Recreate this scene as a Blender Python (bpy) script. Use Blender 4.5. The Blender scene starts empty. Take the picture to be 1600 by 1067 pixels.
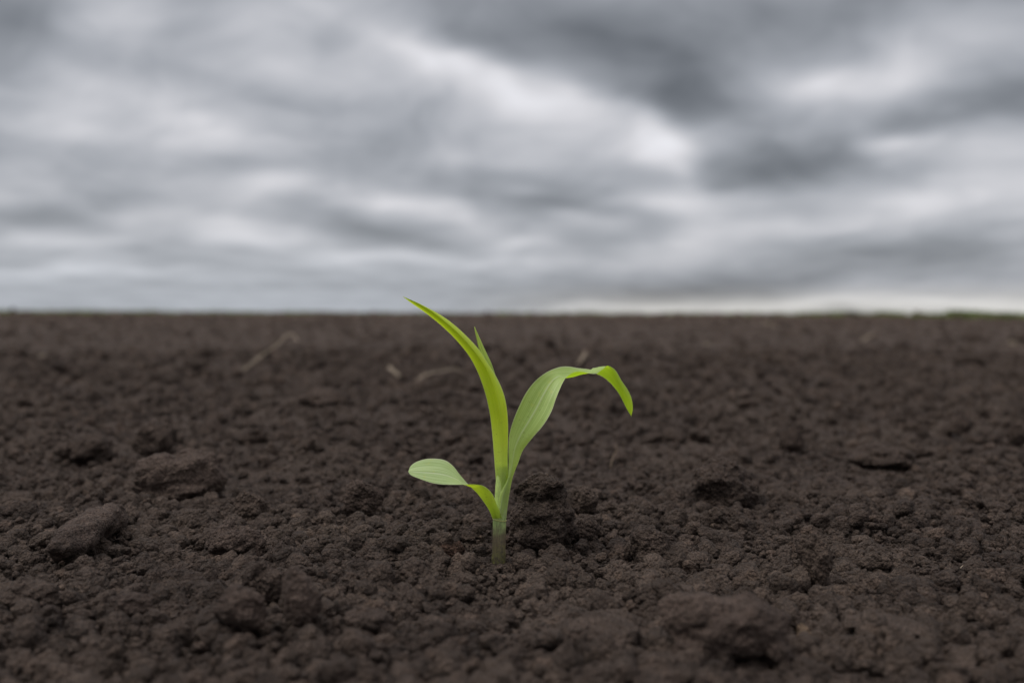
import bpy, bmesh, math, time
import numpy as np
from mathutils import Vector, Matrix, Euler

T0 = time.time()
S = bpy.context.scene
C = S.collection
rng = np.random.default_rng(11)
R_ = math.radians

# ------------------------------------------------------------------ camera
FPX = 1556.0                       # focal length in pixels of the 1600 px photograph (35 mm lens)
D = 0.331                          # camera to stem, metres
H_CAM = 0.0842
CAM = Vector((0.0045, -D, H_CAM))
PITCH = math.atan(43.0 / FPX)
ROLL = R_(0.12)
cam_d = bpy.data.cameras.new('camera')
cam_d.lens = 35.0; cam_d.sensor_width = 36.0; cam_d.clip_start = 0.002; cam_d.clip_end = 5000
cam = bpy.data.objects.new('camera', cam_d); C.objects.link(cam)
cam.location = CAM
MROT = Euler((R_(90) - PITCH, 0, 0)).to_matrix() @ Matrix.Rotation(ROLL, 3, 'Z')
cam.rotation_euler = MROT.to_euler()
cam_d.dof.use_dof = True
cam_d.dof.focus_distance = D * math.cos(PITCH) + 0.0045
cam_d.dof.aperture_fstop = 9.8
cam_d.dof.aperture_blades = 0
S.camera = cam


def ray(px, py):
    return MROT @ Vector(((px - 800) / FPX, (533.5 - py) / FPX, -1.0))


def at(px, py, y=0.0):
    """the place at depth y (m, 0 = the stem) that the photograph shows at px, py"""
    d = ray(px, py)
    return CAM + d * ((y - CAM.y) / d.y)


def on_ground(px, py):
    d = ray(px, py)
    return CAM + d * (-CAM.z / d.z)


# ------------------------------------------------------------------ numpy noise
def _h(ix, iy, iz, seed):
    n = (ix.astype(np.int64) * 374761393 + iy.astype(np.int64) * 668265263 + iz.astype(np.int64) * 2147483647 * 3 + seed * 1274126177) & 0xFFFFFFFF
    n = ((n ^ (n >> 13)) * 1274126177) & 0xFFFFFFFF
    n = ((n ^ (n >> 16)) * 2246822519) & 0xFFFFFFFF
    n = n ^ (n >> 15)
    return (n & 0xFFFFFF).astype(np.float32) / np.float32(0xFFFFFF)


def vnoise(p, seed=0):
    i = np.floor(p); f = p - i; i = i.astype(np.int64)
    f = f * f * f * (f * (f * 6 - 15) + 10)
    x, y, z = i[:, 0], i[:, 1], i[:, 2]
    r = 0
    for dx in (0, 1):
        wx = f[:, 0] if dx else 1 - f[:, 0]
        for dy in (0, 1):
            wy = f[:, 1] if dy else 1 - f[:, 1]
            for dz in (0, 1):
                wz = f[:, 2] if dz else 1 - f[:, 2]
                r = r + wx * wy * wz * _h(x + dx, y + dy, z + dz, seed)
    return r * 2 - 1


def fbm(p, octaves=4, seed=0, gain=0.5, lac=2.03):
    a, r, s = 1.0, 0, 0.0
    for k in range(octaves):
        r = r + a * vnoise(p * lac ** k + 17.3 * k, seed + k)
        s += a; a *= gain
    return r / s


def vnoise2(p, seed=0):
    i = np.floor(p); f = p - i; i = i.astype(np.int64)
    f = f * f * (3 - 2 * f)
    x, y = i[:, 0], i[:, 1]; z = np.zeros_like(x)
    r = 0
    for dx in (0, 1):
        wx = f[:, 0] if dx else 1 - f[:, 0]
        for dy in (0, 1):
            wy = f[:, 1] if dy else 1 - f[:, 1]
            r = r + wx * wy * _h(x + dx, y + dy, z, seed)
    return r * 2 - 1


def fbm2(p, octaves=4, seed=0, gain=0.5):
    a, r, s = 1.0, 0, 0.0
    for k in range(octaves):
        r = r + a * vnoise2(p * 2.07 ** k + 11.7 * k, seed + k)
        s += a; a *= gain
    return r / s


def grains2(p, seed=0, lo=0.35, hi=0.8, power=2):
    """height of rounded grains lying one per cell, in cells"""
    i = np.floor(p); f = p - i; i = i.astype(np.int64)
    best = np.zeros(len(p), np.float32)
    z = np.zeros(len(p), np.int64)
    for dx in (-1, 0, 1):
        for dy in (-1, 0, 1):
            cx, cy = i[:, 0] + dx, i[:, 1] + dy
            px = dx + _h(cx, cy, z, seed) - f[:, 0]
            py = dy + _h(cx, cy, z, seed + 1) - f[:, 1]
            rr = lo + (hi - lo) * _h(cx, cy, z, seed + 2) ** power
            st = 0.75 + 0.5 * _h(cx, cy, z, seed + 3)
            d2 = (px * st) ** 2 + (py / st) ** 2
            b = np.sqrt(np.maximum(0, rr * rr - d2))
            best = np.maximum(best, b)
    return best


def grains3(p, seed=0, lo=0.4, hi=0.8):
    i = np.floor(p); f = p - i; i = i.astype(np.int64)
    best = np.zeros(len(p), np.float32)
    for dx in (-1, 0, 1):
        for dy in (-1, 0, 1):
            for dz in (-1, 0, 1):
                cx, cy, cz = i[:, 0] + dx, i[:, 1] + dy, i[:, 2] + dz
                d2 = (dx + _h(cx, cy, cz, seed) - f[:, 0]) ** 2 + (dy + _h(cx, cy, cz, seed + 1) - f[:, 1]) ** 2 + (dz + _h(cx, cy, cz, seed + 2) - f[:, 2]) ** 2
                rr = lo + (hi - lo) * _h(cx, cy, cz, seed + 3)
                best = np.maximum(best, np.sqrt(np.maximum(0, rr * rr - d2)))
    return best


# ------------------------------------------------------------------ mesh helpers
def mesh_from(name, v, f, smooth=True):
    """v (n,3) floats, f (m,k) ints of one polygon size"""
    me = bpy.data.meshes.new(name)
    v = np.ascontiguousarray(v, np.float32); f = np.ascontiguousarray(f, np.int32)
    me.vertices.add(len(v)); me.vertices.foreach_set('co', v.ravel())
    m, k = f.shape
    me.loops.add(m * k); me.loops.foreach_set('vertex_index', f.ravel())
    me.polygons.add(m)
    me.polygons.foreach_set('loop_start', np.arange(0, m * k, k, dtype=np.int32))
    me.polygons.foreach_set('loop_total', np.full(m, k, np.int32))
    if smooth:
        me.polygons.foreach_set('use_smooth', np.ones(m, bool))
    me.update(calc_edges=True)
    return me


def link(name, me, mat, parent=None):
    o = bpy.data.objects.new(name, me); C.objects.link(o)
    if mat and not me.materials:
        me.materials.append(mat)
    if parent:
        o.parent = parent
    return o


def tag(o, label=None, cat=None, group=None, kind=None):
    for k, val in (('label', label), ('category', cat), ('group', group), ('kind', kind)):
        if val:
            o[k] = val
    return o


def ico(sub):
    bm = bmesh.new(); bmesh.ops.create_icosphere(bm, subdivisions=sub, radius=1.0)
    v = np.array([x.co[:] for x in bm.verts], np.float32)
    f = np.array([[q.index for q in x.verts] for x in bm.faces], np.int32)
    bm.free()
    return v, f


# ------------------------------------------------------------------ materials
def new_mat(name):
    m = bpy.data.materials.new(name); m.use_nodes = True
    n = m.node_tree; n.nodes.clear()
    out = n.nodes.new('ShaderNodeOutputMaterial')
    return m, n, out


class NB:
    """tiny node builder"""
    def __init__(self, tree): self.t = tree
    def node(self, kind, **kw):
        nd = self.t.nodes.new(kind)
        for k, v in kw.items(): setattr(nd, k, v)
        return nd
    def put(self, sock, v):
        if isinstance(v, bpy.types.NodeSocket): self.t.links.new(v, sock)
        elif v is not None: sock.default_value = v
    def math(self, op, a, b=None, c=None, clamp=False):
        nd = self.node('ShaderNodeMath', operation=op, use_clamp=clamp)
        self.put(nd.inputs[0], a); self.put(nd.inputs[1], b); self.put(nd.inputs[2], c)
        return nd.outputs[0]
    def vmath(self, op, a, b=None, out=0):
        nd = self.node('ShaderNodeVectorMath', operation=op)
        self.put(nd.inputs[0], a)
        if op == 'SCALE': self.put(nd.inputs[3], b)
        else: self.put(nd.inputs[1], b)
        return nd.outputs[out]
    def noise(self, vec, scale, detail=2.0, rough=0.5, dist=0.0, color=False):
        nd = self.node('ShaderNodeTexNoise')
        self.put(nd.inputs['Vector'], vec); self.put(nd.inputs['Scale'], scale)
        self.put(nd.inputs['Detail'], detail); self.put(nd.inputs['Roughness'], rough); self.put(nd.inputs['Distortion'], dist)
        return nd.outputs['Color' if color else 'Fac']
    def mix(self, fac, a, b, blend='MIX'):
        nd = self.node('ShaderNodeMix', data_type='RGBA', blend_type=blend)
        self.put(nd.inputs[0], fac); self.put(nd.inputs[6], a); self.put(nd.inputs[7], b)
        return nd.outputs[2]
    def ramp(self, fac, stops):
        nd = self.node('ShaderNodeValToRGB')
        cr = nd.color_ramp
        while len(cr.elements) < len(stops): cr.elements.new(0.5)
        for e, (p, c) in zip(cr.elements, stops):
            e.position = p; e.color = (*c, 1) if len(c) == 3 else c
        self.put(nd.inputs[0], fac)
        return nd.outputs[0]
    def smooth(self, x, lo, hi):
        nd = self.node('ShaderNodeMapRange', interpolation_type='SMOOTHSTEP')
        self.put(nd.inputs[0], x); nd.inputs[1].default_value = lo; nd.inputs[2].default_value = hi
        return nd.outputs[0]


def soil_mat(name, tint=(1, 1, 1), per_island=False, grain=1.0):
    m, n, out = new_mat(name); b = NB(n)
    pos = b.node('ShaderNodeNewGeometry').outputs['Position']
    big = b.noise(pos, 14, 3, 0.55)
    mid = b.noise(pos, 130, 4, 0.6)
    fine = b.noise(pos, 1900, 3, 0.65)
    c1 = b.ramp(mid, [(0.3, (0.030, 0.022, 0.0185)), (0.5, (0.052, 0.0395, 0.0335)), (0.7, (0.086, 0.066, 0.056))])
    c2 = b.mix(b.smooth(big, 0.35, 0.68), c1, b.mix(0.5, c1, (0.092, 0.072, 0.060, 1)))
    c3 = b.mix(0.75, c2, b.ramp(fine, [(0.32, (0.15, 0.145, 0.14)), (0.5, (0.6, 0.59, 0.58)), (0.66, (1.15, 1.12, 1.08))]), 'MULTIPLY')
    col = b.mix(1.0, c3, (tint[0] * 1.60, tint[1] * 1.52, tint[2] * 1.43, 1), 'MULTIPLY')
    if per_island:
        rnd = b.node('ShaderNodeNewGeometry').outputs['Random Per Island']
        col = b.mix(1.0, col, b.ramp(rnd, [(0, (0.70, 0.68, 0.66)), (0.35, (0.92, 0.91, 0.90)), (0.7, (1.06, 1.05, 1.04)), (0.93, (1.2, 1.18, 1.16)), (1, (1.45, 1.40, 1.35))]), 'MULTIPLY')
    p = b.node('ShaderNodeBsdfPrincipled')
    b.put(p.inputs['Base Color'], col)
    p.inputs['Roughness'].default_value = 0.88
    p.inputs['Specular IOR Level'].default_value = 0.22
    vor = b.node('ShaderNodeTexVoronoi', feature='SMOOTH_F1')
    wob = b.vmath('ADD', pos, b.vmath('SCALE', b.noise(pos, 700, 2, 0.5, color=True), 0.0012))
    b.put(vor.inputs['Vector'], wob); vor.inputs['Scale'].default_value = 780; vor.inputs['Smoothness'].default_value = 0.25
    hgt = b.math('ADD', b.math('MULTIPLY', vor.outputs['Distance'], -0.9), b.math('ADD', b.math('MULTIPLY', b.noise(pos, 520, 5, 0.68), 1.1), b.math('MULTIPLY', fine, 0.35)))
    bp = b.node('ShaderNodeBump'); bp.inputs['Strength'].default_value = 1.0 * grain; bp.inputs['Distance'].default_value = 0.0029
    b.put(bp.inputs['Height'], hgt)
    n.links.new(bp.outputs[0], p.inputs['Normal'])
    n.links.new(p.outputs[0], out.inputs[0])
    return m


M_GROUND = soil_mat('dark_soil')
M_CRUMB = soil_mat('soil_crumb', per_island=True)
M_CLOD = soil_mat('soil_clod', tint=(1.0, 0.98, 0.97))
M_CLOD_DRY = soil_mat('dry_soil_clod', tint=(1.20, 1.17, 1.18), grain=1.0)
M_CLOD_PALE = soil_mat('pale_pebble', tint=(1.7, 1.6, 1.35), grain=0.7)


def leaf_mat(name, up, low, base, up_tr=0.35, low_tr=0.5, rib=0.5):
    """up/low: colours of the two faces of a blade; base: paler colour where it leaves the sheath"""
    m, n, out = new_mat(name); b = NB(n)
    uv = b.node('ShaderNodeUVMap').outputs[0]
    sep = b.node('ShaderNodeSeparateXYZ'); b.put(sep.inputs[0], uv)
    u, v = sep.outputs[0], sep.outputs[1]
    geo = b.node('ShaderNodeNewGeometry')
    comb = b.node('ShaderNodeCombineXYZ'); b.put(comb.inputs[0], b.math('MULTIPLY', u, 34.0)); b.put(comb.inputs[1], b.math('MULTIPLY', v, 1.6))
    veins = b.noise(comb.outputs[0], 1.0, 3, 0.6)
    comb2 = b.node('ShaderNodeCombineXYZ'); b.put(comb2.inputs[0], b.math('MULTIPLY', u, 70.0)); b.put(comb2.inputs[1], b.math('MULTIPLY', v, 3.0))
    veins2 = b.noise(comb2.outputs[0], 1.0, 1, 0.5)
    blot = b.noise(geo.outputs['Position'], 130, 3, 0.5)
    cu = b.mix(1.0, up, b.ramp(veins, [(0.32, (0.58, 0.68, 0.5)), (0.5, (0.98, 1, 0.95)), (0.68, (1.42, 1.3, 1.6))]), 'MULTIPLY')
    cl = b.mix(1.0, low, b.ramp(veins, [(0.32, (0.74, 0.84, 0.7)), (0.5, (1, 1, 1)), (0.68, (1.15, 1.08, 1.5))]), 'MULTIPLY')
    col = b.mix(geo.outputs['Backfacing'], cu, cl)
    col = b.mix(b.math('MULTIPLY', b.smooth(veins2, 0.52, 0.75), 0.22), col, (0.42, 0.5, 0.26, 1))
    col = b.mix(b.math('MULTIPLY', b.smooth(blot, 0.42, 0.7), 0.35), col, b.mix(0.5, col, base))
    # the blade pales towards its sheath, the midrib is a pale line, the margins are thin and pale
    col = b.mix(b.math('SUBTRACT', 1.0, b.smooth(v, 0.05, 0.42)), col, base)
    du = b.math('ABSOLUTE', b.math('SUBTRACT', u, 0.5))
    # yellowed flecks, and soil splashed on the lower part
    fleck = b.smooth(b.noise(geo.outputs['Position'], 420, 2, 0.5), 0.62, 0.70)
    col = b.mix(b.math('MULTIPLY', fleck, 0.30), col, (0.50, 0.50, 0.09, 1))
    spl = b.math('MULTIPLY', b.smooth(b.noise(geo.outputs['Position'], 1500, 2, 0.5), 0.64, 0.70), b.math('SUBTRACT', 1.0, b.smooth(v, 0.1, 0.75)))
    col = b.mix(b.math('MULTIPLY', spl, 0.6), col, (0.10, 0.075, 0.05, 1))
    ribm = b.math('MULTIPLY', b.math('SUBTRACT', 1.0, b.smooth(du, 0.008, 0.045)), rib)
    ribm = b.math('MULTIPLY', ribm, b.math('SUBTRACT', 1.0, geo.outputs['Backfacing']))
    col = b.mix(ribm, col, (0.55, 0.62, 0.38, 1))
    edge = b.math('MULTIPLY', b.smooth(du, 0.455, 0.495), 0.7)
    col = b.mix(edge, col, (0.55, 0.58, 0.36, 1))
    p = b.node('ShaderNodeBsdfPrincipled')
    b.put(p.inputs['Base Color'], col); p.inputs['Roughness'].default_value = 0.40; p.inputs['Specular IOR Level'].default_value = 0.5
    bp = b.node('ShaderNodeBump'); bp.inputs['Strength'].default_value = 0.35; bp.inputs['Distance'].default_value = 0.0003
    b.put(bp.inputs['Height'], b.math('ADD', veins, b.math('MULTIPLY', veins2, 0.5)))
    n.links.new(bp.outputs[0], p.inputs['Normal'])
    tr = b.node('ShaderNodeBsdfTranslucent')
    trc = b.mix(1.0, b.mix(0.75, col, low), (1.25, 1.25, 0.75, 1), 'MULTIPLY')
    b.put(tr.inputs[0], trc)
    mx = b.node('ShaderNodeMixShader')
    fac = b.math('ADD', b.math('MULTIPLY', geo.outputs['Backfacing'], low_tr - up_tr), up_tr)
    b.put(mx.inputs[0], fac)
    n.links.new(p.outputs[0], mx.inputs[1]); n.links.new(tr.outputs[0], mx.inputs[2])
    n.links.new(mx.outputs[0], out.inputs[0])
    return m


UP = (0.34, 0.47, 0.12, 1)
LOW = (0.60, 0.74, 0.035, 1)
BASE = (0.46, 0.58, 0.17, 1)
M_LEAF = leaf_mat('leaf_blade', UP, LOW, BASE)
M_LEAF_ARCH = leaf_mat('arching_leaf_blade', UP, (0.40, 0.58, 0.03, 1), BASE)
M_LEAF_FIRST = leaf_mat('first_leaf_blade', (0.36, 0.48, 0.19, 1), (0.40, 0.52, 0.035, 1), (0.36, 0.47, 0.06, 1), rib=0.6)
M_SPIKE = leaf_mat('furled_leaf', (0.40, 0.52, 0.08, 1), (0.40, 0.52, 0.08, 1), (0.42, 0.55, 0.1, 1), rib=0.0)


def stem_mat():
    m, n, out = new_mat('stem_skin'); b = NB(n)
    geo = b.node('ShaderNodeNewGeometry'); pos = geo.outputs['Position']
    sep = b.node('ShaderNodeSeparateXYZ'); b.put(sep.inputs[0], pos)
    z = b.math('ADD', sep.outputs[2], b.math('MULTIPLY', b.math('SUBTRACT', b.noise(pos, 420, 4, 0.6), 0.5), 0.010))
    col = b.ramp(b.math('MULTIPLY', z, 50.0), [(0.0, (0.06, 0.05, 0.03)), (0.2, (0.125, 0.115, 0.05)), (0.42, (0.135, 0.105, 0.066)), (0.50, (0.15, 0.128, 0.074)), (0.62, (0.20, 0.215, 0.10)), (0.74, (0.29, 0.38, 0.14)), (1.0, (0.40, 0.53, 0.16))])
    st = b.node('ShaderNodeMapping'); b.put(st.inputs[0], pos); st.inputs['Scale'].default_value = (1, 1, 0.12)
    lines = b.noise(st.outputs[0], 2600, 2, 0.6)
    col = b.mix(1.0, col, b.ramp(lines, [(0.3, (0.75, 0.74, 0.74)), (0.6, (1.1, 1.1, 1.05))]), 'MULTIPLY')
    # soil smears and yellow-green flecks low on the stem
    low = b.math('SUBTRACT', 1.0, b.smooth(sep.outputs[2], 0.003, 0.014))
    fleck = b.math('MULTIPLY', b.smooth(b.noise(pos, 900, 3, 0.6), 0.56, 0.68), b.math('MULTIPLY', low, 0.55))
    col = b.mix(fleck, col, (0.24, 0.26, 0.05, 1))
    dirt = b.math('MULTIPLY', b.smooth(b.noise(pos, 650, 4, 0.65), 0.5, 0.62), b.math('ADD', b.math('MULTIPLY', low, 0.6), 0.12))
    col = b.mix(dirt, col, (0.055, 0.042, 0.034, 1))
    p = b.node('ShaderNodeBsdfPrincipled'); b.put(p.inputs['Base Color'], col)
    p.inputs['Roughness'].default_value = 0.55; p.inputs['Specular IOR Level'].default_value = 0.35
    p.inputs['Subsurface Weight'].default_value = 0.05; p.inputs['Subsurface Radius'].default_value = (0.8, 1.0, 0.3); p.inputs['Subsurface Scale'].default_value = 0.0012
    bp = b.node('ShaderNodeBump'); bp.inputs['Strength'].default_value = 0.3; bp.inputs['Distance'].default_value = 0.0003
    b.put(bp.inputs['Height'], b.math('ADD', lines, dirt)); n.links.new(bp.outputs[0], p.inputs['Normal'])
    n.links.new(p.outputs[0], out.inputs[0])
    return m


def plain_mat(name, ca, cb, scale, rough=0.8, trans=0.0):
    m, n, out = new_mat(name); b = NB(n)
    pos = b.node('ShaderNodeNewGeometry').outputs['Position']
    p = b.node('ShaderNodeBsdfPrincipled')
    b.put(p.inputs['Base Color'], b.mix(b.noise(pos, scale, 4, 0.6), (*ca, 1), (*cb, 1)))
    p.inputs['Roughness'].default_value = rough; p.inputs['Specular IOR Level'].default_value = 0.25
    n.links.new(p.outputs[0], out.inputs[0])
    return m


M_STEM = stem_mat()
M_COLLAR = plain_mat('collar_rim', (0.24, 0.26, 0.08), (0.46, 0.40, 0.15), 700, 0.5)
M_STRAW = plain_mat('dry_straw', (0.12, 0.095, 0.07), (0.42, 0.34, 0.25), 90)
M_ROOT = plain_mat('dry_root', (0.15, 0.11, 0.075), (0.26, 0.19, 0.13), 500)
M_GRASS = plain_mat('field_grass', (0.11, 0.16, 0.035), (0.18, 0.21, 0.07), 1.5)
M_BUSH = plain_mat('bush_leaf', (0.035, 0.05, 0.02), (0.07, 0.085, 0.035), 3)

# ------------------------------------------------------------------ sky and light
SUN_EL, SUN_AZ = 60.0, -105.0       # degrees; azimuth from +Y (behind the seedling) towards +X


def build_world():
    w = bpy.data.worlds.new('World'); S.world = w; w.use_nodes = True
    n = w.node_tree; n.nodes.clear(); b = NB(n)
    out = b.node('ShaderNodeOutputWorld'); bg = b.node('ShaderNodeBackground')
    sky = b.node('ShaderNodeTexSky', sky_type='NISHITA'); sky.sun_disc = False
    sky.sun_elevation = R_(SUN_EL); sky.sun_rotation = R_(SUN_AZ); sky.dust_density = 2.0
    dirv = b.node('ShaderNodeTexCoord').outputs['Generated']
    dirv = b.vmath('NORMALIZE', dirv)
    sp = b.node('ShaderNodeSeparateXYZ'); b.put(sp.inputs[0], dirv)
    x, y, z = sp.outputs
    zz = b.math('MAXIMUM', z, 0.0)
    # the cloud deck seen in perspective: features flatten towards the horizon
    den = b.math('ADD', zz, 0.10)
    deck = b.node('ShaderNodeCombineXYZ'); b.put(deck.inputs[0], b.math('DIVIDE', x, den)); b.put(deck.inputs[1], b.math('DIVIDE', y, den))
    deckn = b.noise(deck.outputs[0], 1.15, 4, 0.52, 0.3)
    deckf = b.noise(b.vmath('MULTIPLY', deck.outputs[0], (1.0, 0.8, 1)), 3.0, 2, 0.45, 0.3)
    # clouds and one painted vignette corner ahead of the camera: bearings and heights (tangents), softened and bent by noise
    yy = b.math('MAXIMUM', y, 0.08)
    uv = b.node('ShaderNodeCombineXYZ'); b.put(uv.inputs[0], b.math('DIVIDE', x, yy)); b.put(uv.inputs[1], b.math('DIVIDE', z, yy))
    uvv = uv.outputs[0]
    wv = b.vmath('SUBTRACT', b.noise(b.vmath('MULTIPLY', uvv, (5, 10, 1)), 1.0, 2, 0.5, color=True), (0.5, 0.5, 0.5))
    uvw = b.vmath('ADD', uvv, b.vmath('MULTIPLY', wv, (0.12, 0.05, 0)))
    total = None
    for px, py, sx, sy, rot, amp in CLOUDS_VIGNETTE:
        mp = b.node('ShaderNodeMapping', vector_type='TEXTURE')
        if total is None: b.put(mp.inputs[0], uvw)
        else:                       # a negligible share of the sum so far keeps the shader working through the clouds one by one
            ma = b.node('ShaderNodeVectorMath', operation='MULTIPLY_ADD')
            b.put(ma.inputs[0], total); ma.inputs[1].default_value = (1e-7, 1e-7, 0); b.put(ma.inputs[2], uvw)
            b.put(mp.inputs[0], ma.outputs[0])
        mp.inputs['Location'].default_value = ((px - 800) / FPX, (490 - py) / FPX, 0)
        mp.inputs['Rotation'].default_value = (0, 0, R_(rot))
        mp.inputs['Scale'].default_value = (sx / FPX, sy / FPX, 1)
        fl = b.vmath('MULTIPLY', mp.outputs[0], (1, 1, 0))
        d2 = b.vmath('DOT_PRODUCT', fl, fl, out=1)
        g = b.math('MULTIPLY', b.math('POWER', 2.71828, b.math('MULTIPLY', d2, -0.5)), amp * (0.88 if amp > 0 else 0.76) / 255.0)
        total = g if total is None else b.math('ADD', total, g)
    front = b.smooth(y, 0.15, 0.6)
    low = b.smooth(z, 0.75, 0.35)
    lay = b.math('MULTIPLY', front, b.math('SUBTRACT', 1.0, b.smooth(z, 0.36, 0.6)))
    total = b.math('MULTIPLY', total, lay)
    streak = b.noise(b.vmath('MULTIPLY', uvw, (3.2, 16, 1)), 1.0, 2, 0.45, 0.3)
    tex = b.math('MULTIPLY', b.math('SUBTRACT', streak, 0.5), 0.15)
    puff = b.noise(b.vmath('MULTIPLY', uvw, (7, 11, 1)), 1.0, 4, 0.5, 0.9)
    tex = b.math('ADD', b.math('MULTIPLY', tex, b.math('SUBTRACT', 1.0, b.smooth(z, 0.05, 0.2))), b.math('MULTIPLY', b.math('MULTIPLY', b.math('SUBTRACT', puff, 0.5), b.smooth(z, 0.03, 0.12)), 0.18))
    def relief(scale, up, amp, lo, hi):
        n1 = b.noise(b.vmath('MULTIPLY', b.vmath('ADD', uvw, (0.006, -up, 0)), scale), 1.0, 3, 0.5, 0.5)
        n2 = b.noise(b.vmath('MULTIPLY', b.vmath('ADD', uvw, (-0.006, up, 0)), scale), 1.0, 3, 0.5, 0.5)
        return b.math('MULTIPLY', b.math('MULTIPLY', b.math('SUBTRACT', n1, n2), amp), b.math('MULTIPLY', b.smooth(z, *lo), b.smooth(z, *hi)))
    tex = b.math('ADD', tex, relief((6, 14, 1), 0.016, 0.21, (0.015, 0.05), (0.28, 0.16)))
    tex = b.math('ADD', tex, relief((6.5, 9, 1), 0.02, 0.21, (0.08, 0.18), (0.6, 0.5)))
    tex = b.math('ADD', b.math('MULTIPLY', tex, front), b.math('MULTIPLY', b.math('SUBTRACT', deckf, 0.5), 0.13))
    rest = b.math('MULTIPLY', b.math('MULTIPLY', b.math('SUBTRACT', deckn, 0.5), 0.75), b.math('SUBTRACT', 1.0, lay))
    lum = b.math('ADD', b.math('ADD', b.math('ADD', total, tex), rest), 168 / 255.0)
    # an overcast sky is brightest overhead
    lum = b.math('ADD', lum, b.math('MULTIPLY', b.smooth(z, 0.36, 0.95), ZENITH))
    lum = b.math('MAXIMUM', lum, 0.3)
    lin = b.math('POWER', lum, 2.2)
    tint = b.ramp(lum, [(0.35, (0.91, 0.985, 1.10)), (0.62, (0.945, 0.985, 1.075)), (0.8, (0.995, 0.992, 1.04))])
    hz = b.math('MULTIPLY', b.math('SUBTRACT', 1.0, b.smooth(z, 0.004, 0.035)), b.smooth(x, -0.1, 0.15))
    hl = b.math('MULTIPLY', b.math('SUBTRACT', 1.0, b.smooth(z, 0.005, 0.10)), b.smooth(x, 0.15, -0.1))
    tint = b.mix(b.math('MULTIPLY', hl, 0.8), tint, (0.925, 0.985, 1.08, 1))
    tint = b.mix(hz, tint, (1.02, 1.005, 0.975, 1))
    cloud = b.vmath('SCALE', b.vmath('SCALE', tint, lin), 10.0)
    col = b.mix(0.955, sky.outputs[0], cloud)
    b.put(bg.inputs[0], col); bg.inputs[1].default_value = 0.1
    n.links.new(bg.outputs[0], out.inputs[0])
    w.cycles.sampling_method = 'MANUAL'; w.cycles.sample_map_resolution = 512


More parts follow.
